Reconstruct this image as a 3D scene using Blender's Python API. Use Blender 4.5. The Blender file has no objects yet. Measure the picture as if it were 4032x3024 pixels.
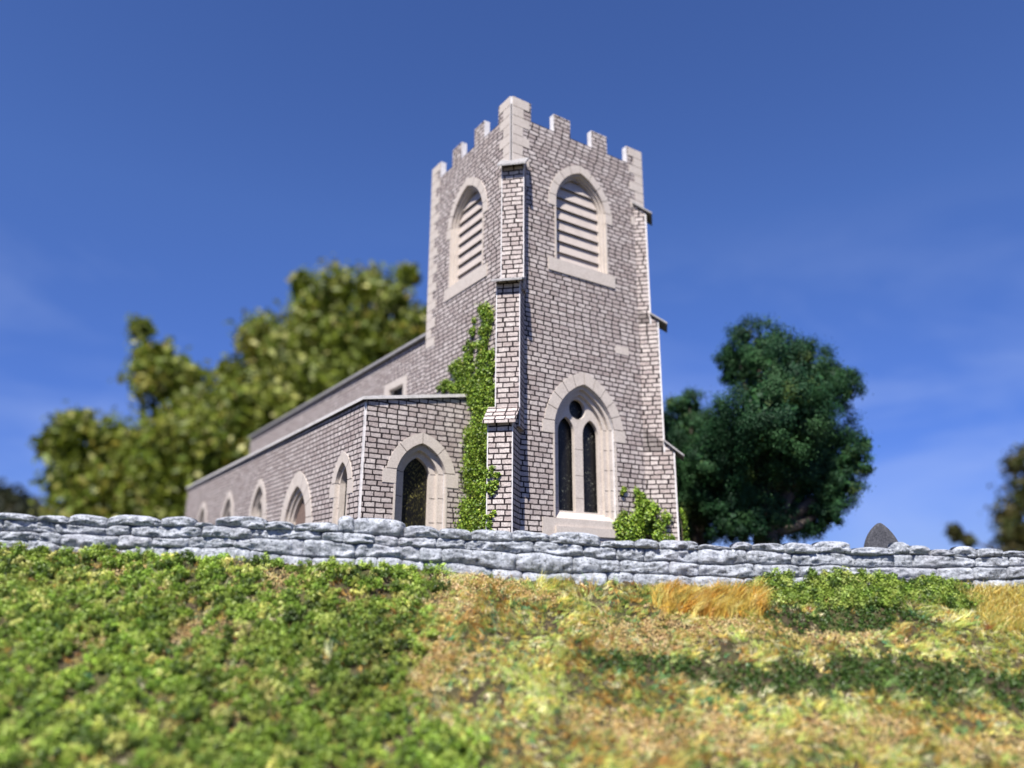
import bpy, math, random
import numpy as np
from mathutils import Vector, Matrix
from mathutils.geometry import tessellate_polygon

R = math.radians
scene = bpy.context.scene
COL = scene.collection
rng = np.random.default_rng(7)
random.seed(7)

# ------------------------------------------------------------------ camera
EYE = 3.0
cam_d = bpy.data.cameras.new("camera")
cam = bpy.data.objects.new("camera", cam_d)
COL.objects.link(cam)
scene.camera = cam
cam.matrix_world = Matrix.Translation((0, 0, EYE)) @ Matrix.Rotation(R(90 + 15.52), 4, 'X') @ Matrix.Rotation(0.00526, 4, 'Z')
cam_d.sensor_width = 36
cam_d.lens = 25.94
cam_d.clip_start = 0.1
cam_d.clip_end = 3000
cam_d.dof.use_dof = True
cam_d.dof.focus_distance = 16.5
cam_d.dof.aperture_fstop = 0.116

# ------------------------------------------------------------------ sky, sun, exposure
SUN_EL, SUN_AZ = 52.0, 196.0          # azimuth clockwise from +Y
world = bpy.data.worlds.new("World")
scene.world = world
world.use_nodes = True
wt = world.node_tree
wt.nodes.clear()


def wnode(t, **kw):
    n = wt.nodes.new(t)
    for k, v in kw.items():
        setattr(n, k, v)
    return n


sky = wnode('ShaderNodeTexSky', sky_type='NISHITA')
sky.sun_disc = False
sky.sun_elevation = R(SUN_EL)
sky.sun_rotation = R(SUN_AZ)
sky.air_density = 1.0
sky.dust_density = 0.1
sky.ozone_density = 6.0
w_tc = wnode('ShaderNodeTexCoord')
w_map = wnode('ShaderNodeMapping')
w_map.inputs['Scale'].default_value = (1.0, 1.0, 2.6)
w_map.inputs['Location'].default_value = (0.35, 0.2, 0.1)
w_n1 = wnode('ShaderNodeTexNoise')
w_n1.inputs['Scale'].default_value = 2.6
w_n1.inputs['Detail'].default_value = 6
w_n1.inputs['Roughness'].default_value = 0.55
w_n1.inputs['Distortion'].default_value = 0.5
w_ramp = wnode('ShaderNodeMapRange')
w_ramp.inputs['From Min'].default_value = 0.46
w_ramp.inputs['From Max'].default_value = 0.80
w_sep = wnode('ShaderNodeSeparateXYZ')
w_low = wnode('ShaderNodeMapRange', clamp=True)      # wisps only low in the sky
w_low.inputs['From Min'].default_value = 0.46
w_low.inputs['From Max'].default_value = 0.16
w_mul = wnode('ShaderNodeMath', operation='MULTIPLY')
w_mul2 = wnode('ShaderNodeMath', operation='MULTIPLY')
w_mul2.inputs[1].default_value = 0.5
w_tint = wnode('ShaderNodeMix', data_type='RGBA', blend_type='MULTIPLY')
w_tint.inputs['Factor'].default_value = 1.0
w_el = wnode('ShaderNodeMapRange', clamp=True)
w_el.inputs['From Min'].default_value = 0.08
w_el.inputs['From Max'].default_value = 0.46
w_air = wnode('ShaderNodeMix', data_type='RGBA')        # clear, deep blue air, less glare towards the horizon
w_air.inputs['A'].default_value = (0.35, 0.445, 0.92, 1)
w_air.inputs['B'].default_value = (0.68, 0.79, 1.18, 1)
w_mix = wnode('ShaderNodeMix', data_type='RGBA')
w_mix.inputs['B'].default_value = (4.2, 5.2, 8.0, 1)
bg = wnode('ShaderNodeBackground')
bg.inputs['Strength'].default_value = 0.071
w_out = wnode('ShaderNodeOutputWorld')
wl = wt.links.new
wl(w_tc.outputs['Generated'], w_map.inputs['Vector'])
wl(w_map.outputs['Vector'], w_n1.inputs['Vector'])
wl(w_n1.outputs['Fac'], w_ramp.inputs['Value'])
wl(w_tc.outputs['Generated'], w_sep.inputs['Vector'])
wl(w_sep.outputs['Z'], w_low.inputs['Value'])
wl(w_ramp.outputs['Result'], w_mul.inputs[0])
wl(w_low.outputs['Result'], w_mul.inputs[1])
wl(w_mul.outputs['Value'], w_mul2.inputs[0])
wl(sky.outputs['Color'], w_tint.inputs['A'])
wl(w_sep.outputs['Z'], w_el.inputs['Value'])
wl(w_el.outputs['Result'], w_air.inputs['Factor'])
wl(w_air.outputs['Result'], w_tint.inputs['B'])
wl(w_tint.outputs['Result'], w_mix.inputs['A'])
wl(w_mul2.outputs['Value'], w_mix.inputs['Factor'])
wl(w_mix.outputs['Result'], bg.inputs['Color'])
wl(bg.outputs['Background'], w_out.inputs['Surface'])

sun_d = bpy.data.lights.new("sun", 'SUN')
sun_d.energy = 5.0
sun_d.angle = R(0.5)
sun_d.color = (1.0, 0.95, 0.88)
sun = bpy.data.objects.new("sun", sun_d)
COL.objects.link(sun)
az, el = R(SUN_AZ), R(SUN_EL)
to_sun = Vector((math.sin(az) * math.cos(el), math.cos(az) * math.cos(el), math.sin(el)))
sun.rotation_euler = to_sun.to_track_quat('Z', 'Y').to_euler()
sun.location = (-10, -20, 40)

scene.view_settings.view_transform = 'Standard'
scene.view_settings.look = 'None'
scene.view_settings.exposure = 0.80
scene.view_settings.gamma = 1.0
scene.cycles.max_bounces = 6
scene.cycles.transparent_max_bounces = 4


# ------------------------------------------------------------------ materials
class M:
    def __init__(self, name):
        self.m = bpy.data.materials.new(name)
        self.m.use_nodes = True
        self.t = self.m.node_tree
        self.p = self.t.nodes['Principled BSDF']
        self.p.inputs['Roughness'].default_value = 0.85
        self.p.inputs['Specular IOR Level'].default_value = 0.25

    def n(self, t, inp=None, **kw):
        n = self.t.nodes.new(t)
        for k, v in kw.items():
            setattr(n, k, v)
        for k, v in (inp or {}).items():
            if hasattr(v, 'is_output'):
                self.t.links.new(v, n.inputs[k])
            else:
                n.inputs[k].default_value = v
        return n

    def base(self, v):
        self.set('Base Color', v)

    def set(self, k, v):
        if hasattr(v, 'is_output'):
            self.t.links.new(v, self.p.inputs[k])
        else:
            self.p.inputs[k].default_value = v

    def math(self, op, a, b=0.0, c=0.0):
        n = self.n('ShaderNodeMath', operation=op)
        for i, v in enumerate((a, b, c)):
            if hasattr(v, 'is_output'):
                self.t.links.new(v, n.inputs[i])
            else:
                n.inputs[i].default_value = v
        return n.outputs[0]

    def mix(self, f, a, b, blend='MIX'):
        n = self.n('ShaderNodeMix', data_type='RGBA', blend_type=blend)
        for k, v in (('Factor', f), ('A', a), ('B', b)):
            if hasattr(v, 'is_output'):
                self.t.links.new(v, n.inputs[k])
            else:
                n.inputs[k].default_value = v if not isinstance(v, tuple) or len(v) == 4 else (*v, 1)
        return n.outputs['Result']

    def noise(self, vec, scale, detail=3, rough=0.5, out='Fac'):
        return self.n('ShaderNodeTexNoise', {'Vector': vec, 'Scale': scale, 'Detail': detail, 'Roughness': rough}).outputs[out]

    def rng(self, v, a, b, c=0.0, d=1.0):
        return self.n('ShaderNodeMapRange', {'Value': v, 'From Min': a, 'From Max': b, 'To Min': c, 'To Max': d}).outputs[0]

    def bump(self, h, strength, dist):
        b = self.n('ShaderNodeBump', {'Height': h, 'Strength': strength, 'Distance': dist})
        self.t.links.new(b.outputs[0], self.p.inputs['Normal'])


def mat_masonry():
    """coursed rubble printed on card: pale irregular stones, dark joints, fine printed grain"""
    k = M('coursed_stone')
    uv = k.n('ShaderNodeUVMap').outputs['UV']
    wob = k.noise(uv, 7.0, 2, 0.5, 'Color')
    w1 = k.n('ShaderNodeVectorMath', {0: wob, 1: (0.5, 0.5, 0.5)}, operation='SUBTRACT').outputs[0]
    w2 = k.n('ShaderNodeVectorMath', {0: w1, 'Scale': 0.030}, operation='SCALE').outputs[0]
    wobf = k.noise(uv, 38.0, 2, 0.5, 'Color')
    w3 = k.n('ShaderNodeVectorMath', {0: wobf, 1: (0.5, 0.5, 0.5)}, operation='SUBTRACT').outputs[0]
    w4 = k.n('ShaderNodeVectorMath', {0: w3, 'Scale': 0.020}, operation='SCALE').outputs[0]
    p = k.n('ShaderNodeVectorMath', {0: uv, 1: w2}, operation='ADD').outputs[0]
    p = k.n('ShaderNodeVectorMath', {0: p, 1: w4}, operation='ADD').outputs[0]
    sp = k.n('ShaderNodeSeparateXYZ', {0: p})
    ROW = 0.132
    v = sp.outputs['Y']
    row = k.math('FLOOR', k.math('DIVIDE', v, ROW))
    rnd = k.n('ShaderNodeTexWhiteNoise', {'W': row}, noise_dimensions='1D').outputs['Value']
    # stone lengths vary along each course
    lv = k.n('ShaderNodeCombineXYZ', {'X': k.math('MULTIPLY', sp.outputs['X'], 2.3), 'Y': k.math('MULTIPLY', row, 7.31)}).outputs[0]
    ln = k.noise(lv, 1.0, 1, 0.4)
    u = k.math('ADD', k.math('ADD', sp.outputs['X'], k.math('MULTIPLY', rnd, 1.7)), k.math('MULTIPLY', k.math('SUBTRACT', ln, 0.5), 0.24))
    q = k.n('ShaderNodeCombineXYZ', {'X': u, 'Y': v}).outputs[0]
    br = k.n('ShaderNodeTexBrick', {'Vector': q, 'Color1': (0, 0, 0, 1), 'Color2': (1, 1, 1, 1), 'Mortar': (0.5, 0.5, 0.5, 1), 'Scale': 1.0,
                                    'Mortar Size': 0.0195, 'Mortar Smooth': 0.15, 'Bias': 0.0, 'Brick Width': 0.275, 'Row Height': ROW},
             offset=0.0, squash=1.0)
    tone = k.n('ShaderNodeSeparateColor', {0: br.outputs['Color']}).outputs[0]
    grain = k.noise(uv, 40.0, 3, 0.8)
    g2 = k.noise(uv, 11.0, 5, 0.75)
    stone = k.mix(tone, (0.54, 0.445, 0.405), (0.88, 0.78, 0.72))
    pink = k.noise(uv, 5.5, 2, 0.5)
    stone = k.mix(k.rng(pink, 0.50, 0.70, 0, 0.55), stone, (0.46, 0.385, 0.385))
    stone = k.mix(k.rng(grain, 0.40, 0.60), k.mix(0.62, stone, (0.10, 0.085, 0.08)), stone)
    stone = k.mix(k.rng(g2, 0.34, 0.60, 0.60, 0.0), stone, (0.19, 0.165, 0.16))
    jn = k.mix(k.rng(grain, 0.3, 0.7), (0.008, 0.005, 0.006), (0.026, 0.018, 0.020))
    k.base(k.mix(br.outputs['Fac'], stone, jn))
    k.set('Roughness', 0.9)
    k.bump(grain, 0.15, 0.01)
    return k.m


def mat_grain(name, a, b, dark=None, scale=50.0, rough=0.88, bump=0.12, coord='Object'):
    k = M(name)
    c = k.n('ShaderNodeTexCoord').outputs[coord]
    g = k.noise(c, scale, 3, 0.75)
    h = k.noise(c, 3.0, 4, 0.6)
    col = k.mix(k.rng(g, 0.32, 0.68), a, b)
    if dark:
        col = k.mix(k.rng(h, 0.5, 0.8, 0, 0.6), col, dark)
    k.base(col)
    k.set('Roughness', rough)
    k.bump(g, bump, 0.01)
    return k.m


def mat_dry_stone():
    k = M('dry_stone')
    c = k.n('ShaderNodeTexCoord').outputs['Object']
    n1 = k.noise(c, 4.5, 5, 0.65)
    n2 = k.noise(c, 19.0, 4, 0.7)
    n3 = k.noise(c, 1.1, 2, 0.5)
    col = k.mix(k.rng(n1, 0.35, 0.62), (0.19, 0.205, 0.23), (0.45, 0.475, 0.52))
    col = k.mix(k.rng(n2, 0.54, 0.68, 0, 0.8), col, (0.60, 0.63, 0.67))
    col = k.mix(k.rng(n2, 0.45, 0.36, 0, 0.9), col, (0.05, 0.055, 0.065))
    col = k.mix(k.rng(n3, 0.55, 0.7, 0, 0.35), col, (0.33, 0.32, 0.36))
    k.base(col)
    k.set('Roughness', 0.85)
    k.set('Specular IOR Level', 0.2)
    k.bump(n2, 0.9, 0.045)
    return k.m


def mat_leaf(name, rough=0.5, spec=0.35, trans=0.25):
    k = M(name)
    at = k.n('ShaderNodeVertexColor', layer_name='Col').outputs['Color']
    k.base(at)
    k.set('Roughness', rough)
    k.set('Specular IOR Level', spec)
    if trans:
        tr = k.n('ShaderNodeBsdfTranslucent', {'Color': at})
        mx = k.n('ShaderNodeMixShader', {0: trans})
        k.t.links.new(k.p.outputs[0], mx.inputs[1])
        k.t.links.new(tr.outputs[0], mx.inputs[2])
        k.t.links.new(mx.outputs[0], k.t.nodes['Material Output'].inputs['Surface'])
    return k.m


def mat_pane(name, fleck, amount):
    """near-black glazing with flecks in its colour: stray fibres stuck on, and painted grass reflections"""
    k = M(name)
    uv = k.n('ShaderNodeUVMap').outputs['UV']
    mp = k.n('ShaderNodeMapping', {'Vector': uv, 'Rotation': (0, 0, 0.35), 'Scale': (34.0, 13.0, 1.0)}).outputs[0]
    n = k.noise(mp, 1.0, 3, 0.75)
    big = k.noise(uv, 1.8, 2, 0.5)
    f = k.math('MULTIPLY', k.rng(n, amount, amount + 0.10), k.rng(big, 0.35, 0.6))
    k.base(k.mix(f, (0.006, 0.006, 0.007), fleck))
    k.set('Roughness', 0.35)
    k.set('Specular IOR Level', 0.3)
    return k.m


def mat_door():
    k = M('door_boards')
    uv = k.n('ShaderNodeUVMap').outputs['UV']
    sp = k.n('ShaderNodeSeparateXYZ', {0: uv})
    fr = k.math('FRACT', k.math('MULTIPLY', sp.outputs['X'], 6.0))
    gap = k.math('LESS_THAN', fr, 0.14)
    n = k.noise(uv, 22, 3, 0.6)
    col = k.mix(n, (0.15, 0.10, 0.08), (0.25, 0.18, 0.15))
    k.base(k.mix(gap, col, (0.03, 0.02, 0.02)))
    return k.m


def mat_ground():
    k = M('ground_soil')
    c = k.n('ShaderNodeTexCoord').outputs['Object']
    n1 = k.noise(c, 1.6, 5, 0.6)
    n2 = k.noise(c, 14.0, 4, 0.7)
    col = k.mix(k.rng(n1, 0.4, 0.62), (0.040, 0.030, 0.018), (0.060, 0.062, 0.020))
    col = k.mix(k.rng(n2, 0.5, 0.7, 0, 0.7), col, (0.16, 0.12, 0.06))
    k.base(col)
    k.bump(n2, 0.8, 0.05)
    return k.m


MASON = mat_masonry()
CARD = mat_grain('bare_card_edge', (0.50, 0.48, 0.475), (0.70, 0.675, 0.67), (0.26, 0.245, 0.245), 16.0)
ASHLAR = mat_grain('dressed_stone', (0.42, 0.365, 0.32), (0.63, 0.565, 0.505), (0.40, 0.345, 0.30), 34.0)
JOINT = mat_grain('dark_joint', (0.04, 0.032, 0.03), (0.07, 0.055, 0.05))
SLATE = mat_grain('slate_coping', (0.17, 0.165, 0.165), (0.40, 0.385, 0.38), (0.11, 0.105, 0.11), 22.0, 0.8, 0.3)
ROOF = mat_grain('roof_sheet', (0.10, 0.10, 0.10), (0.17, 0.165, 0.165), (0.06, 0.06, 0.06), 18.0)
ROOFEDGE = mat_grain('roof_edge_card', (0.46, 0.44, 0.42), (0.68, 0.65, 0.63), (0.25, 0.24, 0.23), 22.0)
LOUVRE = mat_grain('louvre_board', (0.40, 0.345, 0.31), (0.54, 0.475, 0.43), (0.30, 0.26, 0.235), 40.0)
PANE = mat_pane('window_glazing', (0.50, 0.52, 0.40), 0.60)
PANE2 = mat_pane('grass_reflection_glazing', (0.30, 0.27, 0.08), 0.54)  # golden flecks paint the reflected grass into the pane colour
DOOR = mat_door()
DRY = mat_dry_stone()
GRAVE = mat_grain('weathered_slate', (0.03, 0.032, 0.038), (0.10, 0.10, 0.115), (0.16, 0.16, 0.17), 24.0, 0.85, 0.8)
BARK = mat_grain('bark', (0.045, 0.035, 0.028), (0.11, 0.09, 0.075), None, 14.0, 0.9, 0.6)
LEAF = mat_leaf('leaf', 0.45, 0.4, 0.22)
LEAF_DARK = mat_leaf('evergreen_leaf', 0.6, 0.2, 0.05)
LEAF_FAR = mat_leaf('broad_leaf', 0.5, 0.35, 0.38)
GRASS = mat_leaf('grass_blade', 0.38, 0.5, 0.3)
CRUMB = mat_leaf('turf_crumb', 0.8, 0.2, 0.15)
SOIL = mat_ground()


# ------------------------------------------------------------------ helpers
def tag(o, label=None, cat=None, group=None, kind=None):
    if label: o['label'] = label
    if cat: o['category'] = cat
    if group: o['group'] = group
    if kind: o['kind'] = kind
    return o


def empty(name, loc):
    o = bpy.data.objects.new(name, None)
    o.empty_display_size = 0.3
    o.location = loc
    COL.objects.link(o)
    return o


def attach(o, parent):
    if parent is not None:
        bpy.context.view_layer.update()
        o.parent = parent
        o.matrix_parent_inverse = parent.matrix_world.inverted()
    return o


Zv = Vector((0, 0, 1))


class Frame:
    """a vertical face: x along it, y = height above z 0, d = distance out of it"""
    def __init__(s, P0, ex, n):
        s.P, s.ex, s.n = Vector(P0), Vector(ex), Vector(n)

    def __call__(s, x, y, d=0.0):
        return s.P + s.ex * x + Zv * y + s.n * d


class MB:
    def __init__(s):
        s.v, s.f, s.m, s.mats = [], [], [], []

    def mi(s, mat):
        if mat not in s.mats: s.mats.append(mat)
        return s.mats.index(mat)

    def plate(s, fr, loops, d0, d1, front, side=None):
        """outline (first loop) with holes, from d0 (back) to d1 (front)"""
        side = side or front
        a, b = s.mi(front), s.mi(side)
        tri = tessellate_polygon([[Vector((p[0], p[1], 0)) for p in lp] for lp in loops])
        pts = [p for lp in loops for p in lp]
        n, o = len(pts), len(s.v)
        s.v += [fr(p[0], p[1], d1) for p in pts] + [fr(p[0], p[1], d0) for p in pts]
        for t in tri:
            (x0, y0), (x1, y1), (x2, y2) = (pts[i] for i in t)
            if (x1 - x0) * (y2 - y0) - (x2 - x0) * (y1 - y0) < 0: t = t[::-1]
            s.f.append([o + i for i in t]); s.m.append(a)
            s.f.append([o + n + i for i in t[::-1]]); s.m.append(b)
        k = 0
        for li, lp in enumerate(loops):
            ar = sum(lp[i][0] * lp[(i + 1) % len(lp)][1] - lp[(i + 1) % len(lp)][0] * lp[i][1] for i in range(len(lp)))
            ccw = (ar > 0) == (li == 0)
            for i in range(len(lp)):
                p, q = o + k + i, o + k + (i + 1) % len(lp)
                if not ccw: p, q = q, p
                s.f.append([q, p, p + n, q + n]); s.m.append(b)
            k += len(lp)

    def rect(s, fr, x0, x1, y0, y1, d0, d1, front, side=None):
        s.plate(fr, [[(x0, y0), (x1, y0), (x1, y1), (x0, y1)]], d0, d1, front, side)

    def hexa(s, p, mats):
        """8 corners: bottom 4 (ccw), top 4; mats for bottom, top, four sides"""
        o = len(s.v); s.v += [Vector(q) for q in p]
        F = [(3, 2, 1, 0), (4, 5, 6, 7), (0, 1, 5, 4), (1, 2, 6, 5), (2, 3, 7, 6), (3, 0, 4, 7)]
        for i, f in enumerate(F):
            s.f.append([o + j for j in f]); s.m.append(s.mi(mats[i] if isinstance(mats, (list, tuple)) else mats))

    def build(s, name, parent=None, bevel=0.0):
        me = bpy.data.meshes.new(name)
        me.from_pydata([tuple(v) for v in s.v], [], s.f)
        for m in s.mats: me.materials.append(m)
        me.polygons.foreach_set('material_index', s.m)
        uvl = me.uv_layers.new(name='UVMap')
        me.update()
        for p in me.polygons:
            n = p.normal
            for li in p.loop_indices:
                c = me.vertices[me.loops[li].vertex_index].co
                if abs(n.z) < 0.8:
                    t = Zv.cross(n).normalized()
                    uvl.data[li].uv = (c.dot(t), c.z)
                else:
                    uvl.data[li].uv = (c.x, c.y)
        o = bpy.data.objects.new(name, me)
        COL.objects.link(o)
        if bevel:
            md = o.modifiers.new('bevel', 'BEVEL'); md.width = bevel; md.segments = 2; md.limit_method = 'ANGLE'
        return attach(o, parent)


RHO = 0.90


def arc_c(h, rise, delta=0.0):
    """centre, radius and angles of the left-hand arc of a pointed arch (origin on the springing line)"""
    c = math.hypot(h, rise)
    k = c * math.sqrt(RHO * RHO - 0.25)
    ox, oy = -h / 2 + rise / c * k, rise / 2 - h / c * k
    r = RHO * c - delta
    return ox, oy, r, math.asin(max(-1, min(1, -oy / r))), math.acos(max(-1, min(1, ox / r)))


def arc_pts(cx, h, zs, rise, delta=0.0, n=10):
    """pointed arch from left springing over the apex to right springing"""
    ox, oy, r, t0, t1 = arc_c(h, rise, delta)
    L = [(cx + ox - r * math.cos(t0 + (t1 - t0) * i / n), zs + oy + r * math.sin(t0 + (t1 - t0) * i / n)) for i in range(n + 1)]
    return L + [(2 * cx - x, y) for x, y in L[-2::-1]]


def arc_half(h, rise, delta, t):
    """half width of the opening at height t above the springing"""
    ox, oy, r, t0, t1 = arc_c(h, rise, delta)
    if t <= 0: t = 0
    q = r * r - (t - oy) ** 2
    return max(0.0, math.sqrt(q) - ox) if q > 0 else 0.0


def arch_loop(cx, h, zs, rise, z0, delta=0.0, n=10):
    a = arc_pts(cx, h, zs, rise, delta, n)
    return [(a[0][0], z0)] + a + [(a[-1][0], z0)]


def ring(mb, fr, cx, h, zs, rise, z0, dl0, dl1, d0, d1, mat, side=None, n=10):
    a = arch_loop(cx, h, zs, rise, z0, dl0, n)
    b = arch_loop(cx, h, zs, rise, z0, dl1, n)
    mb.plate(fr, [a + b[::-1]], d0, d1, mat, side)


def voussoirs(mb, fr, cx, h, zs, rise, w, segs, d0, d1, mat, gap=0.010):
    ox, oy, Ro, a0, a1 = arc_c(h, rise)
    _, _, Ri, b0, b1 = arc_c(h, rise, w)
    for sgn in (1, -1):
        def P(r, t):
            return (cx + sgn * (ox - r * math.cos(t)), zs + oy + r * math.sin(t))
        for k in range(segs):
            f0, f1 = k / segs, (k + 1) / segs
            go, gi = gap / Ro, gap / Ri
            o, n_ = [], []
            for i in range(6):
                f = f0 + (f1 - f0) * i / 5
                e = 1 if i == 0 else -1 if i == 5 else 0
                o.append(P(Ro, a0 + (a1 - a0) * f + e * go)); n_.append(P(Ri, b0 + (b1 - b0) * f + e * gi))
            mb.plate(fr, [o + n_[::-1]], d0, d1, mat)


def np_mesh(name, V, F, mat, colors=None, parent=None, smooth=False):
    """V (n,3), F (m,k) of equal-sided faces; colours per vertex"""
    me = bpy.data.meshes.new(name)
    V = np.ascontiguousarray(V, dtype=np.float32); F = np.ascontiguousarray(F, dtype=np.int32)
    me.vertices.add(len(V)); me.vertices.foreach_set('co', V.ravel())
    me.loops.add(F.size); me.loops.foreach_set('vertex_index', F.ravel())
    me.polygons.add(len(F))
    me.polygons.foreach_set('loop_start', np.arange(0, F.size, F.shape[1], dtype=np.int32))
    me.polygons.foreach_set('loop_total', np.full(len(F), F.shape[1], dtype=np.int32))
    if smooth: me.polygons.foreach_set('use_smooth', np.ones(len(F), dtype=bool))
    if colors is not None:
        a = me.color_attributes.new('Col', 'FLOAT_COLOR', 'POINT')
        c = np.ones((len(V), 4), dtype=np.float32); c[:, :3] = colors
        a.data.foreach_set('color', c.ravel())
    me.update(calc_edges=True)
    me.materials.append(mat)
    o = bpy.data.objects.new(name, me)
    COL.objects.link(o)
    return attach(o, parent)


def unit(a):
    return a / np.maximum(np.linalg.norm(a, axis=-1, keepdims=True), 1e-9)


def leaf_arrays(P, out, size, col, spread=1.0, aspect=0.62):
    """one folded rhombus per point"""
    n = len(P)
    nrm = unit(out + spread * rng.normal(size=(n, 3)))
    t = unit(np.cross(nrm, rng.normal(size=(n, 3))))
    b = np.cross(nrm, t)
    s = (np.broadcast_to(size, (n,)) * rng.uniform(0.6, 1.35, n))[:, None]
    V = np.stack([P - t * s * .5, P + b * s * .5 * aspect + nrm * s * .14, P + t * s * .5, P - b * s * .5 * aspect + nrm * s * .14], 1).reshape(-1, 3)
    i = np.arange(n)[:, None] * 4
    F = np.concatenate([i + np.array([[0, 1, 2]]), i + np.array([[0, 2, 3]])], 0)
    return V, F, np.repeat(col, 4, 0)


def blade_arrays(P, up, length, width, lean, col):
    n = len(P)
    side = unit(np.cross(up, rng.normal(size=(n, 3))))
    L = (length * rng.uniform(0.6, 1.3, n))[:, None]; W = (width * rng.uniform(0.7, 1.3, n))[:, None]
    mid = P + up * L * .55 + lean * L * .16
    tip = P + up * L * .9 + lean * L * .62
    V = np.stack([P - side * W, P + side * W, mid - side * W * .8, mid + side * W * .8, tip], 1).reshape(-1, 3)
    i = np.arange(n)[:, None] * 5
    F = np.concatenate([i + np.array([[0, 1, 3]]), i + np.array([[0, 3, 2]]), i + np.array([[2, 3, 4]])], 0)
    return V, F, np.repeat(col, 5, 0)


def join(parts):
    V, F, C, o = [], [], [], 0
    for v, f, c in parts:
        V.append(v); F.append(f + o); C.append(c); o += len(v)
    return np.concatenate(V), np.concatenate(F), np.concatenate(C)


def _h(*ix):
    n = np.zeros_like(ix[0], dtype=np.int64)
    for a, k in zip(ix, (374761393, 668265263, 2147483647 % 1274126177)):
        n = n + a.astype(np.int64) * k
    n = (n ^ (n >> 13)) * 1274126177
    n = n ^ (n >> 16)
    return (n & 0xffff) / 65535.0


def vnoise(P, scale, seed=0):
    """value noise, any dimension"""
    P = np.asarray(P, float) * scale + seed * 17.13
    i = np.floor(P).astype(np.int64); f = P - i; f = f * f * (3 - 2 * f)
    D = P.shape[-1]; r = 0
    for c in range(2 ** D):
        bits = [(c >> d) & 1 for d in range(D)]
        w = 1
        for d in range(D): w = w * (f[..., d] if bits[d] else 1 - f[..., d])
        r = r + w * _h(*[i[..., d] + bits[d] for d in range(D)])
    return r


def palette(n, cols, weights):
    c = np.array(cols)[rng.choice(len(cols), n, p=np.array(weights) / sum(weights))]
    return c * rng.uniform(0.8, 1.2, (n, 1)) * rng.uniform(0.93, 1.07, (n, 3))


# ------------------------------------------------------------------ ground
def Yw(X): return np.interp(X, [-12, -3, 0, 3.5, 12], [13.9, 14.6, 14.8, 15.0, 15.25])
def Zb(X): return np.interp(X, [-10, -1.25, 0, 3.6, 10], [3.69, 3.31, 3.19, 3.08, 3.07])
def Zt(X): return np.interp(X, [-10.0, -2.9, 0, 3.6, 10.3], [4.37, 4.255, 4.11, 3.965, 3.83])


YARD = 3.7
SLOPE = 0.78


def ground_h(X, Y):
    d = Yw(X) - Y
    z = Zb(X) - SLOPE * d
    lump = (vnoise(np.stack([X, Y], -1), 1.3, 1) - .5) * .16 + (vnoise(np.stack([X, Y], -1), 3.5, 2) - .5) * .07
    z = z + lump * np.clip(d * 1.5, 0, 1)
    z = np.maximum(z, 0.3 + (vnoise(np.stack([X, Y], -1), .3, 3) - .5) * .2)
    yard = YARD + (vnoise(np.stack([X, Y], -1), .5, 4) - .5) * .1
    t = np.clip((Y - Yw(X) - 0.12) / 0.16, 0, 1)
    z = z * (1 - t) + yard * t
    hill = 19 * np.exp(-((X + 118) / 24) ** 2 - ((Y - 165) / 40) ** 2)
    return z + hill


xs = np.unique(np.concatenate([np.linspace(-900, -160, 14), np.linspace(-160, -16, 30), np.linspace(-16, -9, 18), np.linspace(-9, 10, 200), np.linspace(10, 16, 14), np.linspace(16, 160, 20), np.linspace(160, 900, 14)]))
ys = np.unique(np.concatenate([np.linspace(-300, 0, 10), np.linspace(0, 9, 10), np.linspace(9, 15.6, 84), np.linspace(15.6, 60, 26), np.linspace(60, 240, 24), np.linspace(240, 1500, 14)]))
GX, GY = np.meshgrid(xs, ys)
GV = np.stack([GX, GY, ground_h(GX, GY)], -1).reshape(-1, 3)
nx = len(xs)
gi = (np.arange(len(ys) - 1)[:, None] * nx + np.arange(nx - 1)[None]).ravel()
GF = np.stack([gi, gi + 1, gi + nx + 1, gi + nx], 1)
tag(np_mesh('ground', GV, GF, SOIL, smooth=True), kind='structure')

# ------------------------------------------------------------------ church
A = Vector((-0.0679, 17.8922, 0))
U = Vector((0.82883, 0.55949, 0)); V = Vector((-0.55949, 0.82883, 0))
W, W2 = 5.0, 4.673
Z0 = YARD - 0.25
ZT, ZN = 16.436, 15.848
TH = 0.19

church = tag(empty('church', (A.x, A.y, YARD)),
             'grey stone church with a battlemented square tower, diagonal buttresses and a long low side aisle', 'church')
fR = Frame(A, U, -V)                       # front of the tower
fL = Frame(A, -V, -U)                      # left of the tower, x = -b
VA, UA = 1.933, 3.01
fAF = Frame(A + V * VA, U, -V)             # front of the aisle
fAS = Frame(A - U * UA, -V, -U)            # side of the aisle, x = -b
fN = Frame(A + U * 0.10, -V, -U)           # clerestory of the nave


def battlement(x0, x1):
    """outline of a tower wall from x0 to x1, four merlons"""
    w = abs(x1 - x0); s = 1 if x1 > x0 else -1
    m = 0.642 * w / 5; mi = 0.618 * w / 5; g = (w - 2 * m - 2 * mi) / 3
    xs_ = [0, m, m + g, m + g + mi, m + 2 * g + mi, m + 2 * g + 2 * mi, w - m, w]
    pts = [(x0, Z0), (x1, Z0)]
    for i in range(7, -1, -1):
        x = x0 + s * xs_[i]
        hi = [(x, ZT), (x, ZN)]
        if i == 7: pts += [(x, ZT)]
        elif i == 0: pts += [(x, ZT)]
        elif i % 2 == 0: pts += [(x, ZT), (x, ZN)]
        else: pts += [(x, ZN), (x, ZT)]
    return pts if s > 0 else pts[::-1]


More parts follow.
